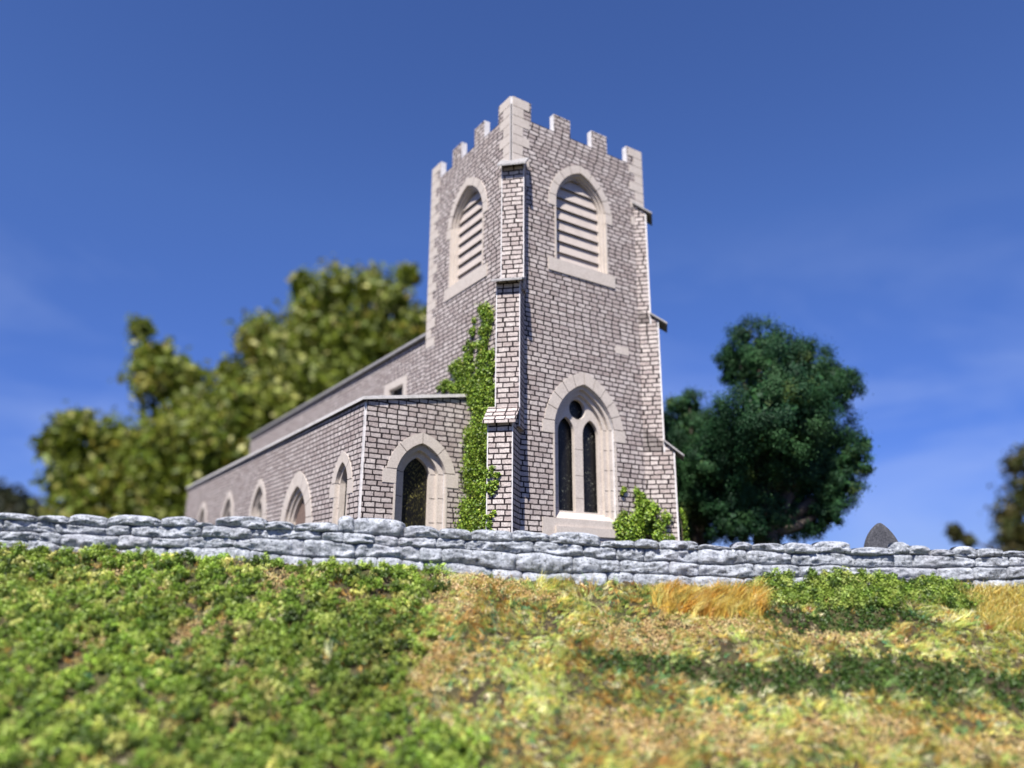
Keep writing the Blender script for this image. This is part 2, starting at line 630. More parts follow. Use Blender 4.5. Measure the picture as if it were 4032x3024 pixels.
BEL = dict(h=1.16, zs=13.78, rise=1.26)    # belfry opening, hood outline
WIN = dict(h=1.36, zs=7.22, rise=1.465)    # tower west window
cxB = 2.465
mb = MB()
hole_b = arch_loop(cxB, BEL['h'], BEL['zs'], BEL['rise'], 11.72, 0.22)
hole_w = arch_loop(2.44, WIN['h'], WIN['zs'], WIN['rise'], 4.70, 0.34)
mb.plate(fR, [battlement(0.055, W), hole_b, hole_w], -TH, 0, MASON, CARD)
hole_l = arch_loop(-2.335, BEL['h'], BEL['zs'] - .10, BEL['rise'], 11.70, 0.22)
mb.plate(fL, [[(x, y + .002) for x, y in battlement(-W2, -0.055)], hole_l], -TH, 0, MASON, CARD)
fBk = Frame(A + V * W2 + U * W, -U, V)     # the two faces turned away
mb.plate(fBk, [battlement(0.002, W - TH - .002)], -TH, 0, MASON, CARD)
fRt = Frame(A + U * W, V, U)
mb.plate(fRt, [battlement(TH + .002, W2 - TH - .002)], -TH, 0, MASON, CARD)
# flat lead roof inside the parapet
q = [A + U * .19 + V * .19, A + U * (W - .19) + V * .19, A + U * (W - .19) + V * (W2 - .19), A + U * .19 + V * (W2 - .19)]
mb.hexa([p + Zv * 14.9 for p in q] + [p + Zv * 15.0 for p in q], ROOF)

gap_shade = [A + U * a + V * b for a, b in ((.032, .032), (.058, .032), (.058, .058), (.032, .058))]
mb.hexa([p + Zv * 13.9 for p in gap_shade] + [p + Zv * (ZT - .25) for p in gap_shade], JOINT)  # solid dark post, painting the shade inside the corner gap
# quoins near the top corners
z = ZT - 0.02
k = 0
while z > 13.75:
    hgt = 0.30
    wd = 0.56 if k % 2 == 0 else 0.34
    if z > ZN + .25: wd = 0.56 if k % 2 == 0 else 0.36
    mb.rect(fR, 0.058, 0.06 + wd, z - hgt + .018, z, 0, 0.012, ASHLAR)
    mb.rect(fL, -0.06 - wd * .9, -0.058, z - hgt + .018, z, 0, 0.012, ASHLAR)
    mb.rect(fR, W - wd, W - .003, z - hgt + .018, z, 0, 0.012, ASHLAR)
    z -= hgt
    k += 1
z = ZT - .02; k = 0
while z > 10.2:
    wd = 0.56 if k % 2 == 0 else 0.32
    mb.rect(fL, -W2 + .003, -W2 + wd, z - .30 + .018, z, 0, 0.012, ASHLAR)
    z -= .30; k += 1
for a, zz, w_, h_ in ((3.62, 9.46, .5, .24), (1.9, 12.6 - 1.2, .0, .0)):
    if w_: mb.rect(fR, a, a + w_, zz, zz + h_, 0, 0.010, ASHLAR)
tower = mb.build('tower', church)


def belfry(fr, cx, dz):
    h, zs, rise = BEL['h'], BEL['zs'] + dz, BEL['rise']
    f = MB()
    ring(f, fr, cx, h, zs, rise, zs, 0.004, 0.236, -0.10, 0.006, JOINT)
    voussoirs(f, fr, cx, h, zs, rise, 0.24, 4, -0.09, 0.022, ASHLAR)
    for s in (-1, 1):                                    # kneelers and jamb blocks
        xa, xb = sorted((cx + s * (h - .24), cx + s * (h + .02)))
        f.rect(fr, xa, xb, zs - .34, zs - .012, -.09, .022, ASHLAR)
        xa, xb = sorted((cx + s * (h - .24), cx + s * (h - .19)))
        f.rect(fr, xa, xb, 11.83 + dz, zs - .352, -.09, .020, ASHLAR)
    ring(f, fr, cx, h, zs, rise, 11.80 + dz, 0.236, 0.30, -0.36, -0.065, ASHLAR)
    ring(f, fr, cx, h, zs, rise, 11.80 + dz, 0.298, 0.355, -0.36, -0.14, ASHLAR)
    w = f.build('belfry_window', church)
    s = MB()
    s.rect(fr, cx - 1.21, cx + 1.21, 11.43 + dz, 11.81 + dz, -.10, .028, ASHLAR)
    s.hexa([fr(cx - .83, 11.78 + dz, -.26), fr(cx + .83, 11.78 + dz, -.26), fr(cx + .83, 11.78 + dz, -.02), fr(cx - .83, 11.78 + dz, -.02)][::-1]
           + [fr(cx - .83, 11.95 + dz, -.26), fr(cx + .83, 11.95 + dz, -.26), fr(cx + .83, 11.814 + dz, -.02), fr(cx - .83, 11.814 + dz, -.02)][::-1], ASHLAR)
    s.build('sill', w)
    l = MB()
    zz = 11.86 + dz
    pitch = 0.345
    while zz < zs + 1.1:
        lo, hi = zz - .035, zz + pitch + .02
        wl_, wh = arc_half(h, rise, .30, lo - zs + .04), arc_half(h, rise, .30, hi - zs + .04)
        if wl_ > .1:
            wh = max(wh, .03)
            l.hexa([fr(cx - wl_, lo, -.185), fr(cx + wl_, lo, -.185), fr(cx + wl_, lo + .02, -.215), fr(cx - wl_, lo + .02, -.215)][::-1]
                   + [fr(cx - wh, hi, -.275), fr(cx + wh, hi, -.275), fr(cx + wh, hi, -.305), fr(cx - wh, hi, -.305)][::-1], LOUVRE)
        zz += pitch
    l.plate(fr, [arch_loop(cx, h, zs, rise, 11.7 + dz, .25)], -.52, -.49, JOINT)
    l.build('louvre', w)


belfry(fR, cxB, 0.0)
belfry(fL, -2.335, -.10)


def arched(fr, cx, h, zs, rise, z0, hood, orders, kind, segs=4, depth=0.26, jamb=True, name='arched_window', pane_mat=PANE2):
    """hood of voussoirs, stepped jambs and the thing that fills the opening"""
    f = MB()
    ring(f, fr, cx, h, zs, rise, zs, .004, hood - .004, -.10, .005, JOINT)
    voussoirs(f, fr, cx, h, zs, rise, hood, segs, -.09, .018, ASHLAR)
    for s in (-1, 1):
        xa, xb = sorted((cx + s * (h - hood), cx + s * (h + .10)))
        f.rect(fr, xa, xb, zs - .36, zs - .014, -.09, .018, ASHLAR)
        if jamb:
            xa, xb = sorted((cx + s * (h - hood), cx + s * (h - hood + .05)))
            f.rect(fr, xa, xb, z0, zs - .374, -.09, .016, ASHLAR)
    d = hood
    for i, (w_, dp) in enumerate(orders):
        ring(f, fr, cx, h, zs, rise, z0, d - .003, d + w_, -.45, -dp, ASHLAR)
        d += w_
    # level joints across the jambs
    jn = f
    d = hood
    for i, (w_, dp) in enumerate(orders):
        zz = zs - .02
        while zz > z0 + .2:
            for s in (-1, 1):
                xa, xb = sorted((cx + s * (h - d + .002), cx + s * (h - d - w_ - .001)))
                jn.rect(fr, xa, xb, zz - .009, zz + .009, -dp - .1, -dp + .002, JOINT)
            zz -= .62
        d += w_
    w = f.build(name, church)
    p = MB()
    if kind == 'pane':
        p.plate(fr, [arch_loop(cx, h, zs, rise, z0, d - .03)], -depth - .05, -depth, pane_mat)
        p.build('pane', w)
    elif kind == 'door':
        p.plate(fr, [arch_loop(cx, h, zs, rise, z0, d - .03)], -depth - .08, -depth, DOOR)
        p.build('door_leaf', w)
    elif kind == 'lights':
        hh = h - d
        lp = [arch_loop(cx, h, zs, rise, z0, d - .01)]
        for s in (-1, 1):
            lp.append(arch_loop(cx + s * hh * .5, hh * .38, zs + .1, hh * .7, z0 + .15))
        p.plate(fr, lp, -depth, -depth + .10, ASHLAR)
        p.build('tracery', w)
        g = MB()
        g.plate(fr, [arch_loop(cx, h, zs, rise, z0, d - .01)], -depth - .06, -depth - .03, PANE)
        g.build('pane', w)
    return w


# the big two-light window low on the tower front
f = MB()
cx, h, zs, rise = 2.44, WIN['h'], WIN['zs'], WIN['rise']
hood = 0.33
ring(f, fR, cx, h, zs, rise, zs, .004, hood - .004, -.10, .005, JOINT)
voussoirs(f, fR, cx, h, zs, rise, hood, 5, -.09, .018, ASHLAR)
for s in (-1, 1):
    xa, xb = sorted((cx + s * (h - hood), cx + s * (h + .06)))
    f.rect(fR, xa, xb, zs - .34, zs - .014, -.09, .018, ASHLAR)
    xa, xb = sorted((cx + s * (h - hood), cx + s * (h - hood + .05)))
    f.rect(fR, xa, xb, 4.73, zs - .354, -.09, .016, ASHLAR)
ring(f, fR, cx, h, zs, rise, 4.72, hood - .003, hood + .11, -.45, -.09, ASHLAR)
ring(f, fR, cx, h, zs, rise, 4.72, hood + .108, hood + .23, -.45, -.19, ASHLAR)
jn = f
for zz in (7.2, 6.65, 6.1, 5.55, 5.0):
    for s in (-1, 1):
        xa, xb = sorted((cx + s * (h - hood + .002), cx + s * (h - hood - .107)))
        jn.rect(fR, xa, xb, zz - .009, zz + .009, -.2, -.088, JOINT)
        xa, xb = sorted((cx + s * (h - hood - .11), cx + s * (h - hood - .229)))
        jn.rect(fR, xa, xb, zz - .009, zz + .009, -.3, -.188, JOINT)
big = f.build('tracery_window', church)
t = MB()
lp = [arch_loop(cx, h, zs, rise, 4.66, hood + .21)]
for s in (-1, 1):
    lp.append(arch_loop(cx + s * .42, .275, 7.02, .43, 4.95, 0, 8))
lp.append([(cx - .03 + .275 * math.cos(2 * math.pi * i / 24), 7.70 + .275 * math.sin(2 * math.pi * i / 24)) for i in range(24)])
t.plate(fR, lp, -.40, -.28, ASHLAR)
for zz in (6.6, 5.9, 5.3):
    t.rect(fR, cx - .14, cx + .14, zz - .008, zz + .008, -.35, -.277, JOINT)
t.build('tracery', big, bevel=0.018)
g = MB()
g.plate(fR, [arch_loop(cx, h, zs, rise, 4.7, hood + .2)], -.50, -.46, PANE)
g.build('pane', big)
s_ = MB()
s_.rect(fR, cx - 1.44, cx + 1.44, 4.1, 4.72, -.12, .02, ASHLAR)
s_.hexa([fR(cx - .98, 4.66, -.32), fR(cx + .98, 4.66, -.32), fR(cx + .98, 4.66, 0), fR(cx - .98, 4.66, 0)][::-1]
        + [fR(cx - .98, 4.94, -.32), fR(cx + .98, 4.94, -.32), fR(cx + .98, 4.725, 0), fR(cx - .98, 4.725, 0)][::-1], ASHLAR)
s_.rect(fR, cx - 1.05, cx + 1.05, 4.30, 4.52, .02, .075, ASHLAR)
s_.build('sill', big)


# diagonal buttresses
def buttress(corner, d, s, stages, label):
    """stages: (e, z0, z1, lateral shift); copings between them"""
    b = MB()
    T = .31
    fr = Frame(corner, s, d)
    for e, z0, z1, lat, slope in stages:
        c = [fr(-T + lat, z0, -.30), fr(T + lat, z0, -.30), fr(T + lat, z0, e), fr(-T + lat, z0, e)][::-1]
        up = slope * (e + .30)
        b.hexa(c + [p + Zv * (z1 - z0 + (0 if i_ < 2 else up)) for i_, p in enumerate(c)], [MASON, CARD, MASON, MASON, MASON, MASON])
        for x in (-T, T - .026):
            b.rect(fr, x + lat - (.003 if x < 0 else -.003), x + .026 + lat + (.003 if x > 0 else -.003), z0, z1 - .03, e - .04, e + .004, CARD)
    o = b.build('buttress', church)
    o['label'] = label
    return o, fr


def coping(o, fr, lat, e0, zt, e1, ze, half=.40, mat=None):
    c = MB()
    th = .065
    lo = [fr(-half + lat, zt - th, e0), fr(half + lat, zt - th, e0), fr(half + lat, ze - th, e1), fr(-half + lat, ze - th, e1)][::-1]
    hi = [p + Zv * th for p in lo]
    c.hexa(lo + hi, mat or SLATE)
    c.build('coping', o, bevel=0.012)


dA = -(U + V).normalized(); sA = (U - V).normalized()
bA, frA = buttress(A, dA, sA, [(.05, 10.50, 14.20, .07, .85), (.33, 6.8, 10.63, .02, .44), (.74, Z0, 6.88, -.07, .66)], 'buttress on the near corner, shaded on its right side, ivy at its foot')
coping(bA, frA, .07, -.22, 14.53, .27, 14.10)
coping(bA, frA, .02, .00, 10.86, .56, 10.60)
coping(bA, frA, -.07, .30, 7.32, .90, 6.84, .40, MASON)
dB = (U - V).normalized(); sB = (U + V).normalized()
bB, frB = buttress(A + U * W, dB, sB, [(.06, 10.5, 14.13, 0, .74), (.27, 6.7, 10.60, 0, .70), (.53, Z0, 6.73, 0, .82)], 'buttress on the right corner seen from its sunlit side')
coping(bB, frB, 0, -.34, 14.52, .24, 14.08)
coping(bB, frB, 0, .03, 10.86, .52, 10.50)
coping(bB, frB, 0, .24, 7.06, .78, 6.60)

# aisle
mb = MB()
ZE, ZA = 7.58, 8.10                         # eave and top of the lean-to
AE = 22.9
cxa = -1.38
h1 = arch_loop(cxa, .975, 5.88, 1.0, 4.05, .26)
mb.plate(fAF, [[(-UA + .05, Z0), (-.004, Z0), (-.004, ZA - .08), (-UA + .05, ZE - .06)], h1], -TH, 0, MASON, CARD)
side_holes = [arch_loop(-3.17, .68, 5.62, .78, 4.05, .25), arch_loop(-6.655, 1.4, 4.9, 1.43, 3.7, .42)]
for b in (10.67, 14.8, 19.15):
    side_holes.append(arch_loop(-b, 1.0, 5.3, 1.27, 4.05, .21))
mb.plate(fAS, [[(-AE, Z0), (-VA - .05, Z0), (-VA - .05, ZE - .1), (-AE, ZE - .1)]] + side_holes, -TH, 0, MASON, CARD)
fAE = Frame(A + V * AE, -U, V)
mb.plate(fAE, [[(0.004, Z0), (UA - TH - .004, Z0), (UA - TH - .004, ZE - .07), (.004, ZA - .08)]], -TH, 0, MASON, CARD)
mb.build('aisle', church)
r = MB()
oh = .10
p0 = [A - U * (UA + .09) + V * (VA - .07) + Zv * (ZE - .075), A + U * (-.006) + V * (VA - .07) + Zv * (ZA - .07),
      A + U * (-.006) + V * (AE + .1) + Zv * (ZA - .07), A - U * (UA + .09) + V * (AE + .1) + Zv * (ZE - .075)]
r.hexa(p0 + [p + Zv * .085 for p in p0], [ROOF, ROOF, ROOFEDGE, ROOFEDGE, ROOFEDGE, ROOFEDGE])
r.build('aisle_roof', church)

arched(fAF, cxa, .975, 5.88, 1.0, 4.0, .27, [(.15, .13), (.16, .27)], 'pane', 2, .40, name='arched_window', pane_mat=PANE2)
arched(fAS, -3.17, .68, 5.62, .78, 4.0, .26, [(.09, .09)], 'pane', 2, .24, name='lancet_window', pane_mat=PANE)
arched(fAS, -6.655, 1.4, 4.9, 1.43, 3.66, .43, [(.12, .08), (.12, .16)], 'door', 4, .26, name='side_doorway')
for b in (10.67, 14.8, 19.15):
    arched(fAS, -b, 1.0, 5.3, 1.27, 4.0, .22, [(.12, .10)], 'lights', 3, .26, name='two_light_window')

# nave
mb = MB()
NE, ZNV = 24.7, 10.62
sq = [(-7.50, 9.0), (-6.30, 9.0), (-6.30, 9.47), (-7.50, 9.47)]
mb.plate(fN, [[(-NE, Z0), (-W2 + .002, Z0), (-W2 + .002, ZNV), (-NE, ZNV)], sq], -TH, 0, MASON, CARD)
fN2 = Frame(A + U * (W - .1), V, U)
mb.plate(fN2, [[(W2 + .002, Z0), (NE, Z0), (NE, ZNV), (W2 + .002, ZNV)]], -TH, 0, MASON, CARD)
fNE = Frame(A + V * NE, -U, V)
mb.plate(fNE, [[(-W + .3, Z0), (-.3, Z0), (-.3, ZNV - .002), (-2.5, ZNV + .8), (-W + .3, ZNV - .002)]], -TH, -.002, MASON, CARD)
mb.build('nave', church)
r = MB()
for sgn in (0, 1):
    a0 = .10 - .12 if sgn == 0 else W - .10 + .12
    e0 = A + U * a0
    rd = A + U * 2.5
    pts = [e0 + V * (W2 + .01) + Zv * (ZNV - .02), e0 + V * (NE + .12) + Zv * (ZNV - .02), rd + V * (NE + .12) + Zv * (ZNV + .86), rd + V * (W2 + .01) + Zv * (ZNV + .86)]
    if sgn == 0: pts = pts[::-1]
    r.hexa(pts + [p + Zv * .10 for p in pts], SLATE)
r.build('nave_roof', church)
w = MB()
w.plate(fN, [[(-7.82, 8.6), (-6.12, 8.6), (-6.12, 9.68), (-7.82, 9.68)], [(-7.45, 8.7), (-6.36, 8.7), (-6.36, 9.45), (-7.45, 9.45)]], -.10, .016, ASHLAR)
sw = w.build('square_window', church)
w = MB()
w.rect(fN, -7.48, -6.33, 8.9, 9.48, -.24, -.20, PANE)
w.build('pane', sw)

# ------------------------------------------------------------------ drystone wall
def stone_arrays(u0, u1, zl, zh, depth, seed, bulge):
    """a rounded, lumpy stone: x along the wall, y out of its face, z up; zl, zh are functions of x"""
    nu, nv = max(10, int((u1 - u0) / .04)), 13
    uu = np.linspace(-1, 1, nu); vv = np.linspace(-1, 1, nv)
    pu, pv = np.meshgrid(uu, vv)
    lo_side = np.clip((-.62 - pv) / .38, 0, 1); up_side = np.clip((pv - .15) / .85, 0, 1)
    prof = (1 - .85 * lo_side ** 1.3) * (1 - .55 * up_side ** 3) * (1 - .80 * np.abs(pu) ** 22)
    x = (u0 + u1) / 2 + pu * (u1 - u0) / 2
    lo, hi = zl(x), zh(x)
    P3 = np.stack([x * 1.0, pv * .5, np.full_like(x, seed * 1.7)], -1)
    r1 = 1 - np.abs(2 * vnoise(P3 * np.array([1, .5, 1]), 4.2, 5) - 1)        # broken, ridged faces
    r2_ = 1 - np.abs(2 * vnoise(P3 * np.array([1, .45, 1]), 10.0, 6) - 1)
    lum = (r1 - .6) * .12 + (r2_ - .6) * .065 + (vnoise(P3 * np.array([1, .4, 1]), 22.0, 8) - .5) * .035 + (vnoise(P3[..., :1] * [1, 0, 0] + P3 * [0, 0, 1], 1.6, 4) - .5) * .07
    z = (lo + hi) / 2 + pv * (hi - lo) / 2 + lum * .35 * (1 - pv ** 2) - .03 * np.abs(pu) ** 6 * np.maximum(pv, 0)
    y = prof * (depth + lum * .9 + bulge) + pv * .015
    front = np.stack([x, y, z], -1).reshape(-1, 3)
    back = np.stack([x, -y * .9 - .02, z], -1).reshape(-1, 3)
    i = (np.arange(nv - 1)[:, None] * nu + np.arange(nu - 1)[None]).ravel()
    F = np.stack([i, i + 1, i + nu + 1, i + nu], 1)
    n = nu * nv
    return np.concatenate([front, back]), np.concatenate([F, F[:, ::-1] + n])


def to_wall(Vv):
    X = Vv[:, 0]
    dx = .05
    dY = (Yw(X + dx) - Yw(X - dx)) / (2 * dx)
    nn = np.stack([dY, -np.ones_like(dY)], 1); nn /= np.linalg.norm(nn, axis=1, keepdims=True)
    out = np.stack([X + nn[:, 0] * Vv[:, 1], Yw(X) + .16 + nn[:, 1] * Vv[:, 1], Vv[:, 2]], 1)
    return out


wall = tag(empty('stone_wall', (0, float(Yw(0)) + .1, float(Zb(0)) - .1)),
           'low grey dry stone wall running across the whole picture in front of the church', 'wall')
r2 = np.random.default_rng(21)
COURSES = 4


def level(k):
    """height of bed joint k (0 = foot, COURSES = top of the copings)"""
    fr_ = [-.22, .22, .52, .77, 1.0][k]
    def f_(x):
        b, tp = Zb(x) - .03, Zt(x) - .02
        g = b + (tp - b) * fr_
        q = np.stack([x, np.full_like(x, k * 3.3)], -1)
        return g + (vnoise(q, .8, 9 + k) - .5) * (.15 if k < 4 else .06) + (vnoise(q, 2.4, 3 + k) - .5) * .07
    return f_


parts_c, parts_t = [], []
for k in range(COURSES):
    x = -13.0 - r2.uniform(0, .4)
    lo_f, hi_f = level(k), level(k + 1)
    while x < 14.5:
        L = r2.uniform(.40, 1.45) if k < 3 else r2.uniform(.30, 1.0)
        top_up = r2.uniform(-.08, .085) if k == 3 else 0.0
        g = r2.uniform(-.01, .012)
        def zl(xx, f_=lo_f): return f_(xx) - .006
        def zh(xx, f_=hi_f, t=top_up, a=x, b=x + L):
            s = (xx - (a + b) / 2) / ((b - a) / 2)
            return f_(xx) + .014 + t - (.045 * np.abs(s) ** 3 if t else 0)
        v_, f_ = stone_arrays(x - .015, x + L - g + .015, zl, zh, .145 + (.03 if k == 3 else 0) - .012 * k, r2.uniform(0, 50), r2.uniform(-.03, .045))
        (parts_t if k == 3 else parts_c).append((to_wall(v_), f_, np.ones((len(v_), 3))))
        x += L
v_, f_, _ = join(parts_c)
np_mesh('stone_course', v_, f_, DRY, parent=wall, smooth=True)
v_, f_, _ = join(parts_t)
np_mesh('coping_stone', v_, f_, DRY, parent=wall, smooth=True)
# mortar and earth heart of the wall, behind the faces
xx = np.linspace(-13, 14.5, 120)
sec = [(.03, 0), (.03, 1), (-.03, 1), (-.03, 0)]
cv = []
for dpt, tt in sec:
    zz = (Zb(xx) - .35) * (1 - tt) + (Zt(xx) - .13) * tt
    cv.append(to_wall(np.stack([xx, np.full_like(xx, dpt), zz], 1)))
cv = np.stack(cv, 1).reshape(-1, 3)
i = np.arange(119) * 4
F = np.concatenate([np.stack([i + j, i + (j + 1) % 4, i + 4 + (j + 1) % 4, i + 4 + j], 1) for j in range(4)])
np_mesh('wall_core', cv, F, GRAVE, parent=wall)

# ------------------------------------------------------------------ gravestones
def gravestone(name, loc, w_, h_, th, rot, label):
    global RHO
    root = empty(name, loc)
    tag(root, label, 'gravestone', 'gravestones behind the wall')
    c, s = math.cos(rot), math.sin(rot)
    fr = Frame((loc[0], loc[1], 0), (c, s, 0), (s, -c, 0))
    m = MB()
    RHO = 1.25
    zb_ = loc[2]
    m.plate(fr, [arch_loop(0, w_ / 2, zb_ + h_ - w_ * .70, w_ * .70, zb_ - .1, 0, 8)], -th, 0, GRAVE)
    RHO = 0.90
    m.build('headstone', root, bevel=.02)
    m = MB()
    m.rect(fr, -w_ * .62, w_ * .62, zb_ - .12, zb_ + .12, -th - .1, .1, GRAVE)
    m.build('plinth', root, bevel=.02)


gravestone('gravestone', (9.15, 18.5, YARD), .92, .93, .16, .12, 'dark slate gravestone with a pointed top standing behind the wall')
gravestone('gravestone', (8.10, 18.7, YARD), .46, .415, .12, -.1, 'small dark gravestone only just showing above the wall beside the pointed one')


# ------------------------------------------------------------------ trees
def tube(path, radii, n=9):
    path = np.array(path, float); Vv = []
    for i, p in enumerate(path):
        t = unit(path[min(i + 1, len(path) - 1)] - path[max(i - 1, 0)])
        a = unit(np.cross(t, [0.31, .9, .2])); b = np.cross(t, a)
        th = np.linspace(0, 2 * math.pi, n, endpoint=False)
        wob = 1 + .12 * np.sin(3 * th + i)
        Vv.append(p + radii[i] * wob[:, None] * (np.cos(th)[:, None] * a + np.sin(th)[:, None] * b))
    Vv = np.concatenate(Vv)
    F = []
    for i in range(len(path) - 1):
        for j in range(n):
            F.append((i * n + j, i * n + (j + 1) % n, (i + 1) * n + (j + 1) % n, (i + 1) * n + j))
    return Vv, np.array(F), np.ones((len(Vv), 3))


def tree(name, base, lobes, leaf, per_m2, cols, wts, mat, label, cat, group=None, trunk_r=.4, clump=.18, depth=.8, glintcol=None):
    root = empty(name, base)
    tag(root, label, cat, group)
    base = np.array(base, float)
    parts = []
    far = base[1] > 60
    for (cx_, cz_, r_), dy in zip([(a_, b_, c_ * 1.0 if far else c_) for a_, b_, c_ in lobes], rng.uniform(-1, 1, len(lobes))):
        c = np.array([cx_, base[1] + dy * depth * r_, cz_])
        k = max(6, int(4 * math.pi * r_ * r_ / (clump * r_ + .05) ** 2 * .30))
        d = unit(rng.normal(size=(k, 3)))
        bump_ = .78 + .34 * vnoise(d * 2.2 + c, 1.0, 3)
        cc = c + d * (r_ * (bump_ if far else .90 + .16 * (bump_ - .78) / .34) * rng.uniform(.80, 1.04, k))[:, None]
        n = max(4, int(per_m2 * 4 * math.pi * r_ * r_ / k))
        idx = np.repeat(np.arange(k), n)
        rc = (clump * r_ * (1.9 if far else .62) + .03)
        off = rng.normal(size=(len(idx), 3)) * rc * .62
        P = cc[idx] + off
        ccol = palette(k, cols, wts)[idx]
        out = unit(off + d[idx] * rc * .8)
        if glintcol is not None:
            m_ = rng.random(len(idx)) < glintcol[1]
            ccol[m_] = np.array(glintcol[0]) * rng.uniform(.7, 1.2, (m_.sum(), 1))  # pale colour on random leaves paints the gloss highlights
        parts.append(leaf_arrays(P, out, leaf, ccol * rng.uniform(.85, 1.15, (len(idx), 1)), .75 if far else .42))
        kk = max(10, int(per_m2 * (.03 if far else .05) * 4 * math.pi * r_ * r_))
        di = unit(rng.normal(size=(kk, 3)))
        Pi = c + di * (r_ * rng.uniform(.2, .72, kk))[:, None]
        parts.append(leaf_arrays(Pi, di, leaf * 3.0, palette(kk, cols, wts), .6, .9))
    np_mesh('crown', *join(parts)[:2], mat, join_cols(parts), root)
    tp = []
    top = np.array(lobes)[:, 1].min()
    fork = np.array([base[0] + .1, base[1], base[2] + (top - base[2]) * .7 + .2])
    tp.append(tube([base - [0, 0, .3], base + [0.02, 0, .3], (base + fork) / 2, fork], [trunk_r * 1.35, trunk_r * 1.05, trunk_r * .9, trunk_r * .8]))
    for cx_, cz_, r_ in lobes:
        e = np.array([cx_, base[1], cz_])
        mid = fork * .5 + e * .5 + [0, rng.uniform(-.3, .3), -.12 * abs(e[0] - fork[0])]
        tp.append(tube([fork - [0, 0, .2], mid, e], [trunk_r * .55, trunk_r * .3, trunk_r * .10], 6))
    np_mesh('trunk', *join(tp)[:2], BARK, parent=root, smooth=True)
    return root


def join_cols(parts):
    return np.concatenate([c for _, _, c in parts])


EV = [(.010, .038, .015), (.016, .056, .020), (.028, .080, .025), (.06, .10, .024)]
tree('evergreen_tree', (8.12, 24.0, YARD),
     [(8.4, 10.8, 1.15), (7.75, 10.55, .75), (10.12, 10.15, 1.25), (10.75, 9.5, .8), (9.0, 9.3, 1.75), (10.25, 7.9, 1.6), (8.06, 8.11, 1.65), (7.46, 6.34, 1.5), (9.28, 6.42, 1.7), (10.47, 6.28, .87),
      (11.57, 7.66, .26), (11.08, 7.04, .6), (10.08, 5.45, .6), (6.67, 6.86, 1.15), (7.97, 5.22, .9), (7.2, 5.35, .95), (8.7, 5.3, .85), (9.5, 5.25, .75), (8.9, 7.6, 1.6), (7.3, 7.3, 1.3)],
     .066, 800, EV, [3, 4, 3, .5], LEAF_DARK, 'large dark green tree with a rounded uneven crown right of the tower', 'tree', 'dark trees beside the church', .46, .25)
tree('evergreen_tree', (6.3, 26.0, YARD),
     [(6.45, 9.38, .8), (6.21, 8.18, 1.35), (7.57, 8.53, .9), (5.95, 6.36, 1.35), (6.89, 5.7, 1.0), (5.18, 7.34, 1.3), (5.6, 5.6, 1.2), (6.3, 5.1, .9), (6.9, 7.2, 1.2)],
     .066, 740, [(c[0] * 1.25, c[1] * 1.1, c[2] * 1.1) for c in EV], [3, 4, 3, .5], LEAF_DARK,
     'smaller dark green tree half hidden between the tower and the large dark tree', 'tree', 'dark trees beside the church', .35, .25)

BG = [(.10, .135, .014), (.15, .19, .020), (.20, .235, .028), (.24, .215, .032), (.34, .36, .09)]  # last, palest tone puts leaf highlights into the colour
BW = [3, 4, 3, 1.0, 1.3]
tree('broadleaf_tree', (-44.0, 80.0, YARD),
     [(-51.13, 17.94, 1.2), (-48.1, 19.62, 2.1), (-44.33, 18.34, 2.3), (-48.02, 14.49, 2.8), (-42.92, 14.01, 3.5), (-38.77, 13.03, 3.2), (-45, 10.3, 3.2), (-40, 9.3, 3.4)],
     .95, 9, BG, BW, LEAF_FAR, 'blurred olive green tree, leftmost and lowest of those behind the church', 'tree', 'blurred trees behind the church', .6, .26, .5, ((.62, .60, .22), .035))
tree('broadleaf_tree', (-36.5, 82.0, YARD),
     [(-43.75, 32.13, 1.15), (-42.26, 29.06, 1.9), (-40.46, 25.51, 2.6), (-37.73, 26.61, 2.0), (-36.41, 22.31, 3.35), (-32.45, 22.87, 2.8), (-34.31, 17.62, 4.3), (-29.79, 18.16, 3.9),
      (-38.95, 18.11, 3.1), (-33.27, 13.06, 4.75), (-32.69, 26.91, 1.15), (-38.5, 13, 3.5), (-28, 12, 4.5), (-30, 8, 4.5), (-36, 8, 4)],
     .95, 9, BG, BW, LEAF_FAR, 'blurred olive green tree with one tall branch jutting up left of the nave', 'tree', 'blurred trees behind the church', .7, .26, .5, ((.62, .60, .22), .035))
tree('broadleaf_tree', (-20.0, 81.0, YARD),
     [(-24.77, 37.71, 1.3), (-23.93, 33.95, 2.4), (-20.88, 36.27, 2.3), (-16.63, 37.46, 1.95), (-13.84, 35.73, 1.95), (-12.25, 38.95, 1.0), (-29.25, 30.81, 2.2), (-26.16, 28.88, 3.4),
      (-21.46, 29.46, 4.0), (-16.24, 30.6, 4.2), (-12.03, 31.18, 3.2), (-25.16, 23.44, 4.6), (-19.98, 23.47, 4.6), (-28.21, 22.89, 2.9), (-14, 23, 4.5), (-20, 16, 5), (-26, 16.5, 4)],
     .95, 9, BG, BW, LEAF_FAR, 'tallest blurred olive green tree, directly left of the tower above the nave roof', 'tree', 'blurred trees behind the church', .8, .26, .5, ((.62, .60, .22), .035))
tree('broadleaf_tree', (56.5, 80.0, YARD),
     [(55.6, 16.4, 1.2), (56.2, 12.8, 2.4), (53.4, 11.1, 1.3), (57.0, 17.8, 1.0), (53.0, 8.6, 1.6), (47.4, 8.9, .7), (48.7, 8.2, .5), (58.0, 14.5, 2.8), (56, 8, 2.6)],
     .6, 11, [(.06, .06, .016), (.09, .08, .022), (.08, .10, .025)], [3, 2, 2], LEAF_FAR, 'dark brownish blurred tree cut off by the right edge of the picture', 'tree', None, .6, .26, .5)

